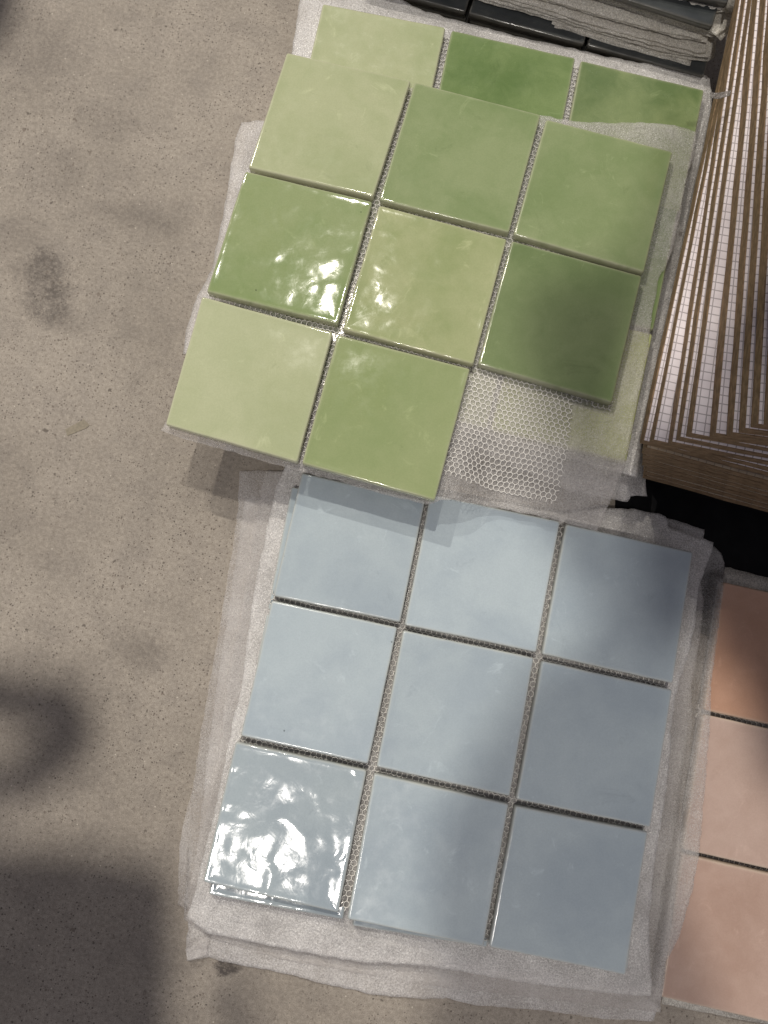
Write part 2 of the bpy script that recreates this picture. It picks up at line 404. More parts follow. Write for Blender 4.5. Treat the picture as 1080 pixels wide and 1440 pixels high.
class FoamZ:
    """height of a foam sheet over the ground plan"""
    def __init__(s, zl, support, drop, reach, cover, ripple, rest=(), seed=1, scale=70, zmin=0.0012, aniso=None):
        s.__dict__.update(zl=zl, support=support, drop=drop, reach=reach, cover=cover, ripple=ripple, rest=rest, seed=seed, scale=scale, zmin=zmin)
    def __call__(s, P):
        sh = P.shape[:-1]; Q = P.reshape(-1, P.shape[-1])[:, :2]
        d = np.min([inside(p, Q) for p in s.support], axis=0)
        t = np.clip(d / s.reach, 0, 1); z = s.zl - s.drop * t * t * (3 - 2 * t)
        if s.cover:
            dc = np.min([inside(p, Q) for p in s.cover], axis=0)
        else: dc = np.full(len(Q), 1.0)
        lo = np.full(len(Q), s.zmin)
        for poly, h in s.rest:
            dd = inside(poly, Q); k = np.clip(1 - dd / 0.008, 0, 1); lo = np.maximum(lo, s.zmin + (h - s.zmin) * k * k * (3 - 2 * k))
        z = np.maximum(z, lo)
        wgt = np.clip(dc / 0.010, 0, 1)
        r = (vnoise(Q[:, 0], Q[:, 1], s.scale, s.seed) ** 2 * 1.0 + vnoise(Q[:, 0], Q[:, 1], s.scale * 2.7, s.seed + 3) * 0.35)
        z = z + wgt * s.ripple * r
        return z.reshape(sh)

def foam(label, top, right, bottom, left, zf, mat, n=110, group=None, rag=1.2, thick=0.0006, seed=1, name='foam_sheet'):
    T, B, L, R = resample(top, n), resample(bottom, n), resample(left, n), resample(right, n)
    u = np.linspace(0, 1, n)[None, :, None]; v = np.linspace(0, 1, n)[:, None, None]
    S = (1 - v) * T[None] + v * B[None] + (1 - u) * L[:, None] + u * R[:, None] \
        - ((1 - u) * (1 - v) * T[0] + u * (1 - v) * T[-1] + (1 - u) * v * B[0] + u * v * B[-1])
    # slightly ragged cut edge
    e = np.minimum(np.minimum(u, 1 - u), np.minimum(v, 1 - v))[..., 0]
    k = np.clip(1 - e * n / 3.0, 0, 1)
    S[..., 0] += k * rag * (vnoise(S[..., 0], S[..., 1], 0.11, seed) - 0.5) * 2
    S[..., 1] += k * rag * (vnoise(S[..., 0], S[..., 1], 0.11, seed + 9) - 0.5) * 2
    z = np.full(S.shape[:2], zf.zl)
    for _ in range(5):
        P = at(S[..., 0], S[..., 1], z); z = 0.5 * z + 0.5 * zf(P)
    P = at(S[..., 0], S[..., 1], z); P = np.concatenate([P[..., :2], zf(P)[..., None]], -1)
    c = P.reshape(-1, 3).mean(0); c[2] = P[..., 2].min()
    V = (P.reshape(-1, 3) - c)
    Fc = [(j * n + i, (j + 1) * n + i, (j + 1) * n + i + 1, j * n + i + 1) for j in range(n - 1) for i in range(n - 1)]
    o = mesh_obj(name, V, Fc, mat); o.location = c
    md = o.modifiers.new('thickness', 'SOLIDIFY'); md.thickness = thick; md.offset = 0
    o['label'] = label; o['category'] = 'foam sheet'
    if group: o['group'] = group
    return o

# ================================================================== THE BLUE STACK
ZB = 0.032
bl_pts = [((1, 2), (565.5, 878)), ((2, 2), (757, 921)), ((1, 1), (523, 1079.5)), ((2, 1), (719, 1124)), ((0, 0), (284.8, 1240.7)), ((3, 3), (975, 775.7)),
          ((3, 0), (880, 1372))]
fb = fit_grid(bl_pts, ZB)
BT = {(0, 0): [(424, 664), (598, 704), (563, 875.5), (384, 838)], (0, 1): [(605, 694), (788, 733), (754.4, 917.5), (569, 879)],
      (0, 2): [(796, 736), (975, 776), (946.5, 961), (762, 920)], (1, 0): [(382, 844), (559, 882), (518, 1075), (338, 1035)],
      (1, 1): [(567, 886), (751, 925), (717.5, 1120.5), (529, 1078.6)], (1, 2): [(762, 929), (946.4, 969.6), (915, 1164), (725.5, 1124)],
      (2, 0): [(331, 1042.6), (516, 1083), (476, 1284.5), (284.8, 1240.7)], (2, 1): [(526, 1087.5), (716, 1130.5), (680, 1332), (488, 1293.5)],
      (2, 2): [(725, 1133), (911.5, 1170), (880, 1372), (687.5, 1332)]}
def wq(q, z): return [at(x, y, z)[:2] for x, y in q]
bcol = lambda k, l, d, wv, rg: glaze_mat('pale_blue_glaze', tuple(x * 0.93 for x in l), tuple(x * 0.90 for x in d), k, rg, wv, mott=1.3, fvar=0.9)
LB, DB = (0.468, 0.545, 0.582), (0.395, 0.468, 0.522)
bm = {}
for k, rc in enumerate(sorted(BT)):
    s = {(2, 0): 0.90, (0, 1): 1.08, (1, 0): 1.05}.get(rc, 1.0)
    bm[rc] = bcol(k + 1, tuple(x * s for x in LB), tuple(x * s for x in DB), {(2, 0): 1.75, (0, 0): 1.6}.get(rc, 0.55), 0.075 if rc == (2, 0) else 0.15)
blue = tile_sheet('mosaic_sheet', 'pale blue three by three tile sheet lying on top of its stack', 'tile sheet', {k: wq(q, ZB) for k, q in BT.items()}, ZB, bm)
net(blue, fb, gap_regions(fb), lambda A: np.full(len(A), ZB - TT + 0.0003))
def flat_foam(label, fg, z, e, mat, group):
    q = [fg(e, e), fg(3 - e, e), fg(3 - e, 3 - e), fg(e, 3 - e)]; c = np.mean(q, 0); n = 12; V = []
    for j in range(n + 1):
        for i in range(n + 1):
            p = fg(e + (3 - 2 * e) * i / n, e + (3 - 2 * e) * j / n) - c; V.append((p[0], p[1], 0))
    Fc = [(j * (n + 1) + i, j * (n + 1) + i + 1, (j + 1) * (n + 1) + i + 1, (j + 1) * (n + 1) + i) for j in range(n) for i in range(n)]
    o = mesh_obj('foam_sheet', V, Fc, mat); o.location = (c[0], c[1], z); md = o.modifiers.new('thickness', 'SOLIDIFY'); md.thickness = 0.0003; md.offset = 0
    o['label'] = label; o['category'] = 'foam sheet'; o['group'] = group
flat_foam('thin foam pressed between the two upper blue sheets, glimpsed through the joints', fb, ZB - TT - 0.0003, 0.02, M_press, 'foam interleaves sticking out round the blue stack')
# second and third sheet below
rb = 0.037; cb = np.array(blue.location[:2]); vb = fb(0, 0) - cb
sh = at(291, 1257, ZB - 0.0094)[:2] - cb - np.array([vb[0] * math.cos(rb) - vb[1] * math.sin(rb), vb[0] * math.sin(rb) + vb[1] * math.cos(rb)])
b2 = copy_sheet(blue, sh, ZB - 0.0094, rb, 'second pale blue tile sheet, its rounded edge peeking out under the top blue sheet')
bq = [fb(0, 0), fb(3, 0), fb(3, 3), fb(0, 3)]
b3 = copy_sheet(blue, (0.001, 0.003), ZB - 0.0196, -0.004, 'lowest pale blue tile sheet, hidden between foam layers of the blue stack')

PT = {}
ZP = 0.014
# ------------------------------------------------------------------ pink sheet
pfit = fit_grid([((0, 2), (987, 1000)), ((0, 1), (956, 1200)), ((0, 0), (925, 1406)), ((1, 0), (1124, 1448)), ((0, 3), (1016, 814))], ZP)
pm = glaze_mat('pink_glaze', (0.49, 0.365, 0.310), (0.425, 0.305, 0.252), 5, 0.38, 0.3)
pm2 = glaze_mat('pink_glaze', (0.475, 0.340, 0.280), (0.405, 0.275, 0.22), 8, 0.38, 0.3)
pm3 = glaze_mat('orange_pink_glaze', (0.50, 0.30, 0.21), (0.42, 0.24, 0.16), 8, 0.38, 0.3)
pq = {(r, c): cell_quad(pfit, r, c) for r in range(3) for c in range(3)}
pink = tile_sheet('mosaic_sheet', 'matt salmon pink tile sheet at the right edge beside the blue stack', 'tile sheet', pq, ZP, {(r, c): (pm3, pm, pm2)[r] for r in range(3) for c in range(3)})
net(pink, pfit, gap_regions(pfit), lambda A: np.full(len(A), ZP - TT + 0.0003))
gap_q = [at(870, 600, 0.001)[:2], at(860, 840, 0.001)[:2], at(1010, 900, 0.001)[:2], at(1600, 1000, 0.001)[:2], at(1700, 500, 0.001)[:2]]
gap_rest = (gap_q, 0.0026)
flat_foam('thin foam under the salmon pink tiles, glimpsed through their joints', pfit, ZP - TT - 0.0003, 0.01, M_press, 'foam interleaves sticking out round the blue stack')
pquad = [pfit(0, 0), pfit(3, 0), pfit(3, 3), pfit(0, 3)]
G_B = 'foam interleaves sticking out round the blue stack'
zfp = FoamZ(ZP - TT - 0.0008, [pquad], 0.003, 0.02, [pquad], 0.0008, seed=12, rest=[gap_rest])
foam('grey brown foam under the salmon pink sheet, a band showing above its top edge', [(1019, 797), (1080, 812), (1400, 880)], [(1400, 880), (1300, 1500)], [(930, 1412), (1080, 1441), (1300, 1500)],
     [(1019, 797), (985, 1010), (930, 1412)], zfp, M_foam_grey, n=50, seed=4)

rests = [([pfit(-0.01, 0), pfit(3, 0), pfit(3, 3), pfit(-0.01, 3)], ZP + 0.0010), gap_rest]
b2q = [np.array(q) + sh for q in bq]
z1 = FoamZ(0.0128, [b2q, bq], 0.004, 0.05, [b2q, bq], 0.0022, seed=2, scale=60)
foam('bright foam strip directly under the blue sheets, lying close along their left side', [(402, 655), (600, 690), (790, 722), (857, 714), (900, 717), (920, 721), (938, 727), (938, 740), (964, 749), (984, 756), (1003, 763)],
     [(1003, 763), (1001, 778), (992, 798), (981, 830), (978, 873), (968, 920), (956, 955), (949, 984), (942, 1037), (943, 1057), (936, 1115), (927, 1171), (922, 1200), (913, 1283), (913, 1328), (918, 1400)],
     [(262, 1290), (292, 1312), (420, 1338), (500, 1352), (600, 1358), (733, 1381), (876, 1399), (918, 1400)],
     [(402, 655), (388, 688), (370, 768), (357, 832), (348, 896), (340, 969), (329, 1007), (313, 1087), (300, 1150), (290, 1190), (272, 1262), (262, 1290)], z1, M_foam_bright, n=150, group=G_B, seed=1)
z2 = FoamZ(0.0032, [bq], 0.0015, 0.04, [bq], 0.0024, rest=rests, seed=5, scale=45)
foam('widest foam of the blue stack, reaching over concrete at left and pink tiles at right', [(337, 662), (396, 662), (600, 720), (850, 760), (1004, 769)],
     [(1004, 769), (1013, 778), (1019, 793), (1015, 838), (1006, 917), (1000, 955), (999, 1002), (996, 1042), (992, 1095), (986, 1159), (983, 1203), (973, 1252), (956, 1314), (932, 1359), (928, 1424)],
     [(250, 1272), (263, 1279), (258, 1292), (292, 1318), (400, 1350), (600, 1385), (928, 1424)],
     [(337, 662), (334, 720), (329, 761), (319, 819), (308, 889), (292, 975), (281, 1039), (273, 1097), (259, 1156), (253, 1185), (250, 1272)], z2, M_foam_thin, n=150, group=G_B, seed=2)
z15 = FoamZ(0.0082, [bq], 0.0045, 0.05, [bq], 0.0026, rest=rests, seed=15, scale=55)
foam('filmy middle foam of the blue stack, edge showing between bright strip and widest foam', [(374, 662), (396, 664), (600, 712), (900, 735), (972, 752)],
     [(972, 752), (982, 800), (990, 850), (984, 905), (972, 960), (974, 1020), (963, 1100), (955, 1200), (944, 1300), (930, 1402)],
     [(256, 1268), (272, 1284), (290, 1303), (420, 1330), (560, 1347), (740, 1374), (870, 1402), (930, 1402)],
     [(374, 662), (356, 740), (350, 800), (338, 860), (322, 940), (310, 1040), (287, 1150), (270, 1230), (256, 1268)], z15, M_foam_thin, n=150, group=G_B, seed=11)
zc1 = FoamZ(0.0075, [wq([(255, 1320), (300, 1310), (300, 1350), (255, 1350)], 0.0075)], 0, 0.1, [], 0.004, seed=33, scale=120)
foam('little curled foam flap at the lower left corner of the blue stack', [(261, 1334), (272, 1324), (293, 1316)], [(293, 1316), (291, 1343)], [(264, 1351), (278, 1347), (291, 1343)], [(261, 1334), (264, 1351)], zc1, M_foam_thin, n=26, group=G_B, seed=33)
z3 = FoamZ(0.0016, [bq], 0.0005, 0.04, [bq], 0.0016, seed=8, scale=40, zmin=0.0008, rest=[gap_rest])
foam('lowest foam interleave of the blue stack, its long lower edge resting on the concrete', [(345, 700), (700, 715), (938, 729), (991, 744)],
     [(991, 744), (988, 756), (975, 900), (950, 1200), (925, 1400), (920, 1436)],
     [(263, 1351), (292, 1345), (312, 1352), (356, 1360), (408, 1370), (457, 1384), (500, 1392), (516, 1398), (600, 1405), (627, 1403), (671, 1414), (769, 1421), (844, 1432), (920, 1436)],
     [(345, 700), (300, 1000), (262, 1325), (263, 1351)], z3, M_foam, n=130, group=G_B, seed=3)

# ================================================================== THE GREEN STACK
ZG = 0.068; ZH = 0.0582
GTq = {(0, 0): [(403, 73), (578, 113), (525, 277), (349, 235)], (0, 1): [(583, 115), (761, 161), (716, 327), (533, 281)],
       (0, 2): [(768, 167), (946.7, 213), (906, 383), (722, 330)], (1, 0): [(345, 240), (524, 283), (475, 456), (290, 410)],
       (1, 1): [(533, 288), (713, 336), (666, 512.5), (482, 463)], (1, 2): [(720, 338), (903.6, 387.5), (861, 567), (672, 512)],
       (2, 0): [(284, 416.7), (468, 466.7), (418, 650), (232, 597)], (2, 1): [(475, 470), (661.7, 518), (611.7, 704), (424, 651.7)]}
fgn = fit_grid([((0, 3), (402, 73)), ((3, 3), (947, 212)), ((0, 0), (232, 598)), ((1, 2), (529, 281)), ((2, 2), (718, 332)), ((1, 1), (476, 466)), ((2, 1), (667, 515))], ZG)
def gm(k, l, d, rough=0.12, wave=1.0, bal=0.0):
    l, d = [(c[0] * 0.985, c[1] * 0.975, c[2] * 0.97) for c in (l, d)]
    return glaze_mat('green_glaze', l, d, k, rough, wave, mott=1.6, balance=bal)
PALE, PALD = (0.425, 0.460, 0.280), (0.350, 0.400, 0.220)
MID, MIDD = (0.275, 0.335, 0.170), (0.205, 0.275, 0.120)
DRK, DRKD = (0.185, 0.255, 0.105), (0.125, 0.195, 0.068)
gmat = {(0, 0): gm(1, PALE, PALD, 0.11, 0.35), (0, 1): gm(2, MID, MIDD, 0.10, 0.45), (0, 2): gm(3, MID, MIDD, 0.13, 0.35),
        (1, 0): gm(4, (0.285, 0.345, 0.170), (0.220, 0.295, 0.122), 0.075, 1.35), (1, 1): gm(5, (0.395, 0.430, 0.235), (0.290, 0.345, 0.160), 0.075, 1.25),
        (1, 2): gm(6, (0.215, 0.275, 0.130), (0.155, 0.215, 0.09), 0.11, 0.5),
        (2, 0): gm(7, (0.465, 0.500, 0.315), (0.40, 0.445, 0.262), 0.085, 0.4), (2, 1): gm(8, (0.310, 0.365, 0.180), (0.265, 0.33, 0.15), 0.085, 0.45)}
glab = {(0, 0): 'pale celadon tile', (0, 1): 'mid green tile', (2, 0): 'palest green tile', (1, 2): 'dark olive green tile', (1, 1): 'mottled pale and mid green tile'}
green = tile_sheet('mosaic_sheet', 'top green tile sheet with eight glossy tiles and one missing at the lower right', 'tile sheet', {k: wq(q, ZG) for k, q in GTq.items()}, ZG, gmat, labels=glab)
HT = {(0, 0): [(453.7, 4.4), (626.7, 38), (590, 209), (415, 172)], (0, 1): [(635, 41.5), (809.6, 80.7), (776, 252), (598, 212)],
      (0, 2): [(817, 84), (991, 126), (957, 298), (783, 256)]}
fh = fit_grid([((0, 3), (452, 4)), ((3, 3), (991, 126)), ((1, 3), (631, 40)), ((2, 3), (813, 83)), ((3, 1), (919, 467)), ((3, 0), (884, 655))], ZH)
hq = {}
for r in range(3):
    for c in range(3): hq[(r, c)] = wq(HT[(r, c)], ZH) if (r, c) in HT else cell_quad(fh, r, c)
hq[(1, 2)] = [at(776, 303, ZH)[:2], at(955, 303, ZH)[:2] * 0 + at(956, 303, ZH)[:2], at(920, 463, ZH)[:2], at(738, 424, ZH)[:2]]
hq[(1, 2)] = cell_quad(fh, 1, 2)
hm = {(0, 0): gm(11, PALE, PALD, 0.2, 0.5), (0, 1): gm(12, (0.200, 0.275, 0.110), (0.120, 0.190, 0.062), 0.16, 0.6), (0, 2): gm(13, (0.235, 0.295, 0.135), (0.130, 0.190, 0.075), 0.2, 0.5),
      (1, 0): gm(14, MID, MIDD), (1, 1): gm(15, MID, MIDD), (1, 2): gm(16, DRK, DRKD), (2, 0): gm(17, MID, MIDD), (2, 1): gm(18, PALE, PALD), (2, 2): gm(19, (0.42, 0.47, 0.20), (0.36, 0.42, 0.16))}
low = tile_sheet('mosaic_sheet', 'second green tile sheet, skewed under the top one with its upper row showing', 'tile sheet', hq, ZH, hm,
                 labels={(0, 0): 'pale celadon tile', (0, 1): 'dark bottle green tile', (0, 2): 'green tile darker to the right'})
net(low, fh, gap_regions(fh), lambda A: np.full(len(A), ZH - TT + 0.0003))
hquad = [fh(0, 0), fh(3, 0), fh(3, 3), fh(0, 3)]
gsup = [[fgn(0, 0), fgn(2, 0), fgn(2, 3), fgn(0, 3)], [fgn(2, 1), fgn(3, 1), fgn(3, 3), fgn(2, 3)]]
zt = 0.0588
zF1 = FoamZ(zt, gsup + [hquad], 0.019, 0.045, gsup, 0.0020, seed=3, scale=42)
G_G = 'foam interleaves sticking out round the green stack'
foam('translucent foam between the green sheets, exposed at the missing tile and overhanging the blue tiles',
     [(412, 85), (600, 128), (790, 168), (806, 171), (860, 173), (895, 172), (930, 174), (950, 177), (980, 185)],
     [(980, 185), (976, 220), (968, 240), (958, 294), (947, 350), (934, 380), (927, 388), (919, 433), (913, 467), (912, 492), (894, 575), (878, 655), (870, 674), (860, 702), (840, 748)],
     [(227, 606), (247, 613), (280, 623), (336, 638), (388, 654), (422, 662), (480, 678), (545, 697), (600, 709), (626, 702), (640, 703), (720, 718), (790, 733), (840, 748)],
     [(412, 85), (358, 245), (300, 412), (240, 580), (227, 606)], zF1, M_foam_thin, n=190, group=G_G, seed=4)
netreg = [wq([(668, 512), (818, 552), (786, 706), (600, 660)], 0.066)]
netz = lambda A: zF1(A) + 0.0007
n1 = net(green, fgn, [[fgn(1.95, 1.02), fgn(2.72, 1.02), at(784, 706, 0.049)[:2], at(618, 668, 0.055)[:2]]], netz)
net(green, fgn, gap_regions(fgn)[0:1] + gap_regions(fgn)[1:2] + [[fgn(2 - .05, 1), fgn(2.05, 1), fgn(2.05, 3), fgn(1.95, 3)], gap_regions(fgn)[3]], lambda A: np.full(len(A), ZG - TT + 0.0003))
zF2 = FoamZ(0.0487, [hquad], 0.010, 0.035, [hquad, ] , 0.0018, seed=6, scale=50)
foam('white foam border under the second green sheet, framing its top and right sides', [(440, -40), (500, -25), (564, -2), (588, 12), (643, 28), (708, 45), (747, 57), (781, 62), (852, 79), (900, 88), (936, 93), (992, 105), (999, 112)],
     [(999, 112), (1001, 135), (1002, 160), (1003, 170), (997, 211), (986, 267), (974, 322), (958, 378), (944, 433), (936, 470), (927, 519), (912, 567), (902, 617), (895, 672)],
     [(305, 500), (600, 590), (895, 672)], [(440, -40), (422, 0), (411, 70), (366, 240), (312, 410), (305, 500)], zF2, M_foam_bright, n=150, group=G_G, seed=5)
zF3 = FoamZ(0.0378, [hquad], 0.014, 0.04, [hquad], 0.0018, seed=9, scale=45)
foam('lower foam of the green stack with a square corner over the concrete on the left', [(339, 172), (366, 169), (600, 200), (985, 215)],
     [(985, 215), (938, 430), (905, 590), (904, 628), (908, 650), (908, 686), (910, 697)],
     [(258, 497), (320, 520), (600, 600), (800, 690), (862, 702), (884, 706), (886, 697), (910, 697)],
     [(339, 172), (330, 200), (313, 310), (297, 380), (272, 428), (262, 464), (258, 497)], zF3, M_foam, n=120, group=G_G, seed=6)
for k in range(4):
    copy_sheet(low, (random.uniform(-.003, .002), random.uniform(0.000, .004)), 0.0480 - 0.0107 * k - (0.0002 if k else 0), random.uniform(-0.006, 0.006),
               ['third', 'fourth', 'fifth', 'lowest'][k] + ' green tile sheet from the top of the green stack')

# ================================================================== THE DARK STACK (top right)
DK = glaze_mat('charcoal_glaze', (0.060, 0.066, 0.068), (0.035, 0.040, 0.043), 3, 0.16, 0.5, rimcol=(0.10, 0.095, 0.085))
def strip_foam(label, front, z, depth, seed, mat, drop=0.0095, over=0.010, rip=0.003, n=80):
    """foam interleave whose front edge follows the given line and which hangs a little over the sheet below"""
    f = np.array(front, float); back = [(x + 115 * 0.25 * 2.4, y - 330 * 1.3) for x, y in (f[0], f[-1])]
    A, B = at(*f[0], z)[:2], at(*f[-1], z)[:2]; t = (B - A) / np.linalg.norm(B - A); nrm = np.array([-t[1], t[0]])
    sup = [A + nrm * over - t * 0.05, B + nrm * over - t * 0.006, B + nrm * 0.33 - t * 0.006, A + nrm * 0.33 - t * 0.05]
    zf = FoamZ(z, [sup], drop, 0.012, [sup], rip, seed=seed, scale=95, zmin=0.002)
    return foam(label, [tuple(back[0]), tuple(back[1])], [tuple(back[1]), tuple(f[-1])], front, [tuple(back[0]), tuple(f[0])], zf, mat, n=n, seed=seed, rag=1.0, group='foam interleaves of the charcoal stack')
def sheet_from_line(p, q, z):
    """three by three grid whose front edge ends at q and runs towards p (image points at height z)"""
    A, B = at(*p, z)[:2], at(*q, z)[:2]; t = (B - A) / np.linalg.norm(B - A); n = np.array([-t[1], t[0]]); g = 0.1035
    O = B - t * 3 * g
    return lambda i, j: O + t * g * i + n * g * j
THIN = 0.60   # these sheets are thinner than the others
fd = sheet_from_line((581, -1), (992, 110), 0.044)
dark = tile_sheet('mosaic_sheet', 'charcoal tile sheet jutting out lowest in the dark stack, glossy edge catching the light', 'tile sheet', {(r, c): cell_quad(fd, r, c) for r in range(3) for c in range(3)}, 0.044, DK, group='charcoal tile sheets in the stack')
dark.scale.z = THIN; dark.location.z = 0.044 - TT * THIN
cd = np.array(dark.location[:2])
def dark_copy(p, q, z, label):
    r = copy_sheet(dark, (0, 0), z, 0, label); r.location.z = z - TT * THIN
    if p is not None:
        f2 = sheet_from_line(p, q, z); a0_, a1_ = fd(3, 0) - fd(0, 0), f2(3, 0) - f2(0, 0)
        rot = math.atan2(a1_[1], a1_[0]) - math.atan2(a0_[1], a0_[0]); v = fd(3, 0) - cd
        w_ = np.array([v[0] * math.cos(rot) - v[1] * math.sin(rot), v[0] * math.sin(rot) + v[1] * math.cos(rot)])
        c_ = f2(3, 0) - w_; r.location.x, r.location.y = c_; r.rotation_euler.z = rot
    return r
for k in range(6):
    r = dark_copy(None, None, 0.0375 - 0.0062 * k, ['second lowest', 'third lowest', 'fourth lowest', 'fifth lowest', 'sixth lowest', 'deepest'][k] + ' charcoal tile sheet, buried below the jutting one')
    r.location.x += 0.001 * (k % 3); r.location.y += 0.004 + 0.001 * (k % 2)
lay = [
    [(780, 38), (870, 66), (962, 90), (974, 93)],
    [(640, -8), (700, 8), (780, 30), (850, 52), (930, 76), (975, 84), (996, 86), (1004, 82)],
    [(690, -4), (780, 22), (840, 42), (900, 58), (960, 74), (985, 80), (998, 80), (1001, 66)],
    [(720, -12), (780, 5), (830, 20), (888, 36), (950, 52), (994, 60)],
    [(790, -14), (840, 0), (900, 20), (960, 40), (1002, 52)],
    [(820, -14), (864, -1), (930, 22), (985, 40), (1006, 50), (1014, 57), (1024, 48), (1036, 40), (1036, 20)],
    [(880, -14), (924, -1), (965, 9), (1005, 18), (1037, 16)]]
words = ['thin foam edge just above the jutting charcoal sheet', 'second foam edge from the bottom of the dark stack', 'third foam edge of the dark stack, with rounded end lobe',
         'fourth foam edge of the dark stack, ruffled midway', 'fifth foam edge just below the bare dark tile', 'foam folded round the right end of the bare dark tile', 'topmost foam edge of the dark stack']
ords = ['one', 'two', 'three', 'four', 'five']
for k, fr in enumerate(lay):
    z = 0.0447 + 0.0066 * k + (0.001 if k == 6 else 0)
    strip_foam(words[k], fr, z, 0.3, 20 + k, M_foam_grey, over=0.013 if k else 0.003, drop=0.0064, rip=0.0022)
    strip_foam('inner fold of the ' + words[k], [(x - 4 - 3 * (k % 2), y - (4.5 + k % 3)) for x, y in fr], z + 0.0008, 0.3, 40 + k, M_foam_grey, over=0.011 if k else 0.003, drop=0.0040, rip=0.0022)
    e = -3 if k in (1, 2) else -1
    if k < 5: dark_copy((fr[0][0] - 2, fr[0][1] - 27), (fr[e][0] - 5, fr[e][1] - 29), z + 0.0061, 'charcoal tile sheet %s layers above the jutting one, between foams' % ords[k])
dark_copy((864, -4), (1004, 40), 0.0447 + 0.0066 * 5 + 0.0061, 'bare dark charcoal tile sheet near the top of the dark stack')
dark_copy((880, -24), (1026, 7), 0.0447 + 0.0066 * 6 + 0.0072, 'topmost charcoal tile sheet of the dark stack, cut off by the top of the photo')

# ================================================================== GRIDDED BOARDS (right)
BH = 0.0088
def bar(x0, x1, y0, y1, z0, z1, jit, rs):
    """a board with slightly uneven cut edges"""
    n = 14; ring = []
    for k in range(n): ring.append((x0 + (x1 - x0) * k / n, y0))
    for k in range(n): ring.append((x1, y0 + (y1 - y0) * k / n))
    for k in range(n): ring.append((x1 - (x1 - x0) * k / n, y1))
    for k in range(n): ring.append((x0, y1 - (y1 - y0) * k / n))
    ring = [(x + rs.uniform(-jit, jit), y + rs.uniform(-jit, jit)) for x, y in ring]; K = len(ring)
    zs = [z0, z0 + (z1 - z0) * .5, z1]; V = []
    for i, z in enumerate(zs):
        for x, y in ring: V.append((x + rs.uniform(-jit, jit) * .5 * (i == 1), y + rs.uniform(-jit, jit) * .5 * (i == 1), z))
    Fc = [(k * K + i, k * K + (i + 1) % K, (k + 1) * K + (i + 1) % K, (k + 1) * K + i) for k in range(2) for i in range(K)]
    Fc += [tuple(range(K))[::-1], tuple(range(2 * K, 3 * K))]
    return V, Fc
def board(px, z, ang, label, rs, BH=0.0079, face=None, L=0.40, W=0.30, top=None):
    """z is the top; px the front left corner of the top"""
    P = at(*px, z)
    if top:
        Q = at(*top, z); ang = math.atan2(-(Q[0] - P[0]), Q[1] - P[1])
    root = thing('gridded_board', label, 'board', (P[0], P[1], z - BH), 'brown boards faced with white gridded paper')
    root.rotation_euler = (0, 0, ang)
    V, Fc = bar(0, W, 0, L, 0, BH - 0.0009, 0.0004, rs); o = mesh_obj('board_core', V, Fc, M_core, root, smooth=False)
    V, Fc = bar(0.0006, W, 0.0005, L, BH - 0.0008, BH, 0.00015, rs); mesh_obj('paper_face', V, Fc, face or M_grid, root, smooth=False)
    return root
rs = random.Random(5)
a0 = at(905, 619, 0.118); a1 = at(1008, 170, 0.12); base_ang = math.atan2(-(a1[0] - a0[0]), a1[1] - a0[1])
up = [((905, 619), 'with its white strip beside the green stack'), ((919, 621), 'with the broad white strip near its left side'), ((945, 628), 'showing only a hair of white'),
      ((956.5, 624), 'with a narrow white strip left of the chipped board'), ((972, 614), 'with a rounded front corner and broad strip'), ((1006, 606), 'right of the chipped brown edge'),
      ((1030, 604), 'with a thin white strip left of the shaded one'), ((1048, 597), 'with a strip fading into shade at its front'), ((1066, 589), 'mostly bare brown at the right'), ((1085, 575), 'topmost at the right edge of the photo')]
BACK = [0.0, 0.0006, 0.0016, 0.0002, -0.0010, -0.0014, -0.0010, -0.0018, -0.0024, -0.0030]
cum = [0, 0.0082, 0.0164, 0.0246, 0.0330, 0.0430, 0.0525, 0.0620, 0.0715, 0.0810]
tops = [1004, 1009, 1015, 1024, 1034, 1049, 1064, 1077, 1090, 1104]
angs = [0, 0.003, 0.004, -0.004, 0.002, 0.004, -0.002, 0.003, 0.001, 0.002]
zt0 = 0.118
for k, (p, t) in enumerate(up):
    zk = zt0 + cum[k]; fdir = np.array([math.sin(base_ang), -math.cos(base_ang)])
    ys = np.arange(p[1] - 10.0, p[1] + 60.0, 0.5); dd = np.array([(at(p[0], y, zk)[:2] - a0[:2]) @ fdir for y in ys])
    yf = ys[int(np.argmin(np.abs(dd - BACK[k])))]
    board((p[0], yf), zk, base_ang + angs[k], ['lowest', 'second', 'third', 'fourth', 'fifth', 'sixth', 'seventh', 'eighth', 'ninth', 'tenth'][k] + ' gridded board of the fan, ' + t, rs, (cum[k] - cum[k - 1] if k else 0.009) - 0.0006, top=(tops[k], 160))
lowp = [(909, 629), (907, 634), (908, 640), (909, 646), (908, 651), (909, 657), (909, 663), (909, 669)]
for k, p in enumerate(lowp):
    board(p, zt0 - 0.0084 * (k + 1), base_ang - 0.004 * math.sin(k * 2.1) - 0.004, ['first', 'second', 'third', 'fourth', 'fifth', 'sixth', 'seventh', 'lowest'][k] + ' shadowed board below the fan, counted from the top', rs, face=M_shade_grid)
M_scrap = foam_mat('scrap_foam', 0.8, (0.36, 0.34, 0.33))
zs = FoamZ(0.150, [wq([(980, 100), (1100, 100), (1100, 160), (980, 160)], 0.15)], 0, 0.1, [], 0.002, seed=31)
foam('torn scrap of grey foam lying across the boards near the top of the stack', [(998, 131), (1012, 130), (1029, 127)], [(1029, 127), (1027, 134)], [(999, 139), (1014, 138), (1027, 134)], [(998, 131), (999, 139)], zs, M_scrap, n=24, seed=31)
M_tape = simple_mat('faded_tape', (0.20, 0.175, 0.13), (0.27, 0.235, 0.175), 400, 0.6, 0.0002)
tq = wq([(92, 604), (118, 590), (126, 598), (122, 602), (95, 613)], 0.0)
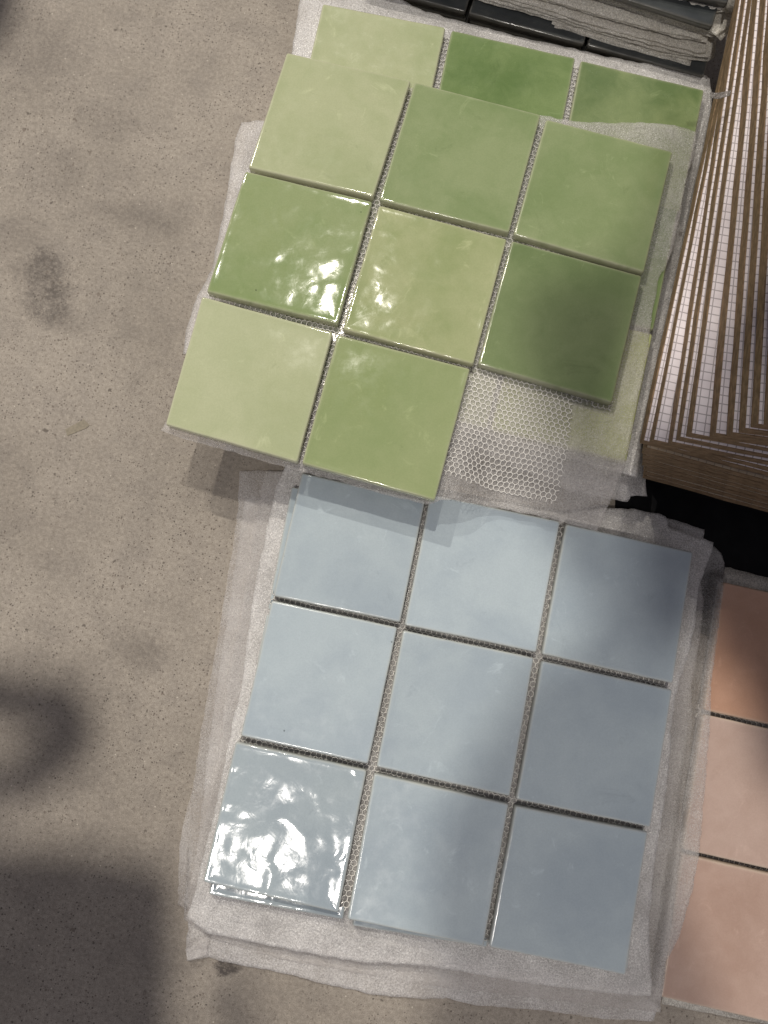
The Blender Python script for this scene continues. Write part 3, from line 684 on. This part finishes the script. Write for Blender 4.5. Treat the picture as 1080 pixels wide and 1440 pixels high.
tp = mesh_obj('tape_scrap', [(*p, 0.0) for p in tq] + [(*p, 0.0003) for p in tq], [(i, (i + 1) % 5, (i + 1) % 5 + 5, i + 5) for i in range(5)] + [(4, 3, 2, 1, 0), (5, 6, 7, 8, 9)], M_tape, None, smooth=False)
tp.location.z = 0.0002; tp['label'] = 'small faded scrap of tape stuck on the bare concrete at the left'; tp['category'] = 'tape'

# black sheet added as the gap's shade, black plinth added under the boards
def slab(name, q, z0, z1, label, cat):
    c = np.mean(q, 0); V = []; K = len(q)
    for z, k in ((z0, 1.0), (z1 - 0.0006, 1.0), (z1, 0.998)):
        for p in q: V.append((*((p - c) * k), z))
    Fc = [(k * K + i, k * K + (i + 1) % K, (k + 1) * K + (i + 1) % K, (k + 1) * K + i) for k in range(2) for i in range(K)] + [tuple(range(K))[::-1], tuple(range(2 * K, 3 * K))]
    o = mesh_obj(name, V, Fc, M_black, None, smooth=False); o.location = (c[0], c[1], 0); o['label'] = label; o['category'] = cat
slab('gap_shade_sheet', gap_q, 0.0002, 0.0014, 'thin black sheet added on the floor as shade in the gap above the pink sheet', 'mat')
zc = zt0 - 0.0084 * 8 - 0.0079 - 0.0012
slab('plinth', [at(930, 660, zc)[:2], at(1150, 725, zc)[:2], at(1450, 800, zc)[:2], at(1560, 300, zc)[:2], at(1040, 150, zc)[:2]], 0.0016, zc, 'low black plinth added under the lowest gridded board for the dark gap', 'plinth')

# ================================================================== added light blockers above, out of the picture, shaped to shade floor and stacks
def hanging(poly, zplane, lampp, frac, label):
    L = np.array(lampp); P = [at(x, y, zplane) for x, y in poly]
    Q = [p + (L - p) * frac for p in P]; zz = np.mean([q[2] for q in Q])
    Q = [p + (L - p) * ((zz - p[2]) / (L[2] - p[2])) for p in P]; c = np.mean(Q, 0)
    V = [tuple(q - c) for q in Q] + [tuple(q - c + np.array([0, 0, 0.006])) for q in Q]; K = len(Q)
    Fc = [(i, (i + 1) % K, (i + 1) % K + K, i + K) for i in range(K)] + [tuple(range(K))[::-1], tuple(range(K, 2 * K))]
    o = mesh_obj('light_blocker', V, Fc, M_blocker, None, smooth=False); o.location = c
    o['label'] = label; o['category'] = 'panel'; o['group'] = 'added light blockers hanging above the frame'
HP = 'grey light blocker added above the stacks, outside the picture'
left_block = [(-300, 1185), (0, 1185), (120, 1193), (225, 1212), (247, 1245), (245, 1500), (240, 1900), (-300, 1900)]
hook = [(-300, 930), (0, 945), (80, 950), (125, 975), (135, 1030), (110, 1080), (60, 1110), (0, 1130), (-300, 1200), (-300, 1090), (0, 1070), (45, 1050), (48, 1020), (0, 1008), (-300, 1000)]
small = [(297, 1350), (340, 1362), (375, 1440), (430, 1800), (290, 1800), (297, 1440)]
diag = [(770, 715), (800, 770), (838, 850), (800, 930), (745, 930), (700, 1010), (650, 1090), (610, 1180), (600, 1330), (590, 1700), (1120, 1700), (940, 1200), (960, 1000), (985, 800), (1000, 700)]
olive = [(735, 400), (800, 375), (880, 345), (922, 250), (945, 150), (975, 150), (955, 300), (915, 420), (880, 500), (865, 560), (850, 700), (880, 790), (800, 780), (755, 680), (735, 545), (715, 470)]
olive2 = [(770, 425), (850, 415), (900, 425), (880, 520), (862, 600), (845, 740), (800, 620), (760, 545)]
boards_r = [(1052, 142), (1300, 120), (1300, 560), (1062, 560), (1045, 470), (1012, 430), (1030, 330)]
corner = [(-200, -200), (40, -200), (28, 0), (8, 45), (-40, 90), (-200, 120)]
right_low = [(880, 640), (1000, 690), (1300, 760), (1300, 1110), (1075, 1120), (1060, 1020), (1040, 945), (1005, 925), (900, 910), (900, 800)]
FR = 0.52
PN = ['broad square grey', 'hooked grey', 'narrow grey', 'large slanting grey', 'waisted grey', 'slim grey', 'tall grey', 'small corner grey', 'round cornered grey', 'long grey', 'wedge shaped grey', 'spare grey', 'spare grey']
for poly, zp, lps in [(left_block, 0, (KEY, SECOND, THIRD)), (hook, 0, (KEY, SECOND, THIRD)), (small, 0, (KEY, THIRD)), (diag, ZB, (KEY, THIRD)),
                      (olive, ZG, (KEY,)), ([(1002, 780), (1300, 760), (1300, 1115), (1076, 1108), (1064, 1030), (1044, 950), (1014, 928), (1000, 925)], 0.014, (KEY, THIRD)), (olive2, ZG, (SECOND,)), (boards_r, 0.2, (KEY, SECOND)), (corner, 0, (KEY, SECOND, THIRD)), (right_low, 0.05, (SECOND,)), ([(903, 622), (940, 615), (1000, 590), (1085, 540), (1400, 450), (1400, 850), (903, 690)], 0.12, (SECOND,))]:
    pname = PN.pop(0)
    for lp in lps: hanging(poly, zp, lp, FR, '%s blocker added for shade, %s' % (pname, {KEY: 'hanging off the frame, left of the top', SECOND: 'hanging off the frame, below the photo', THIRD: 'hanging off the frame, far to the upper left'}[lp]))
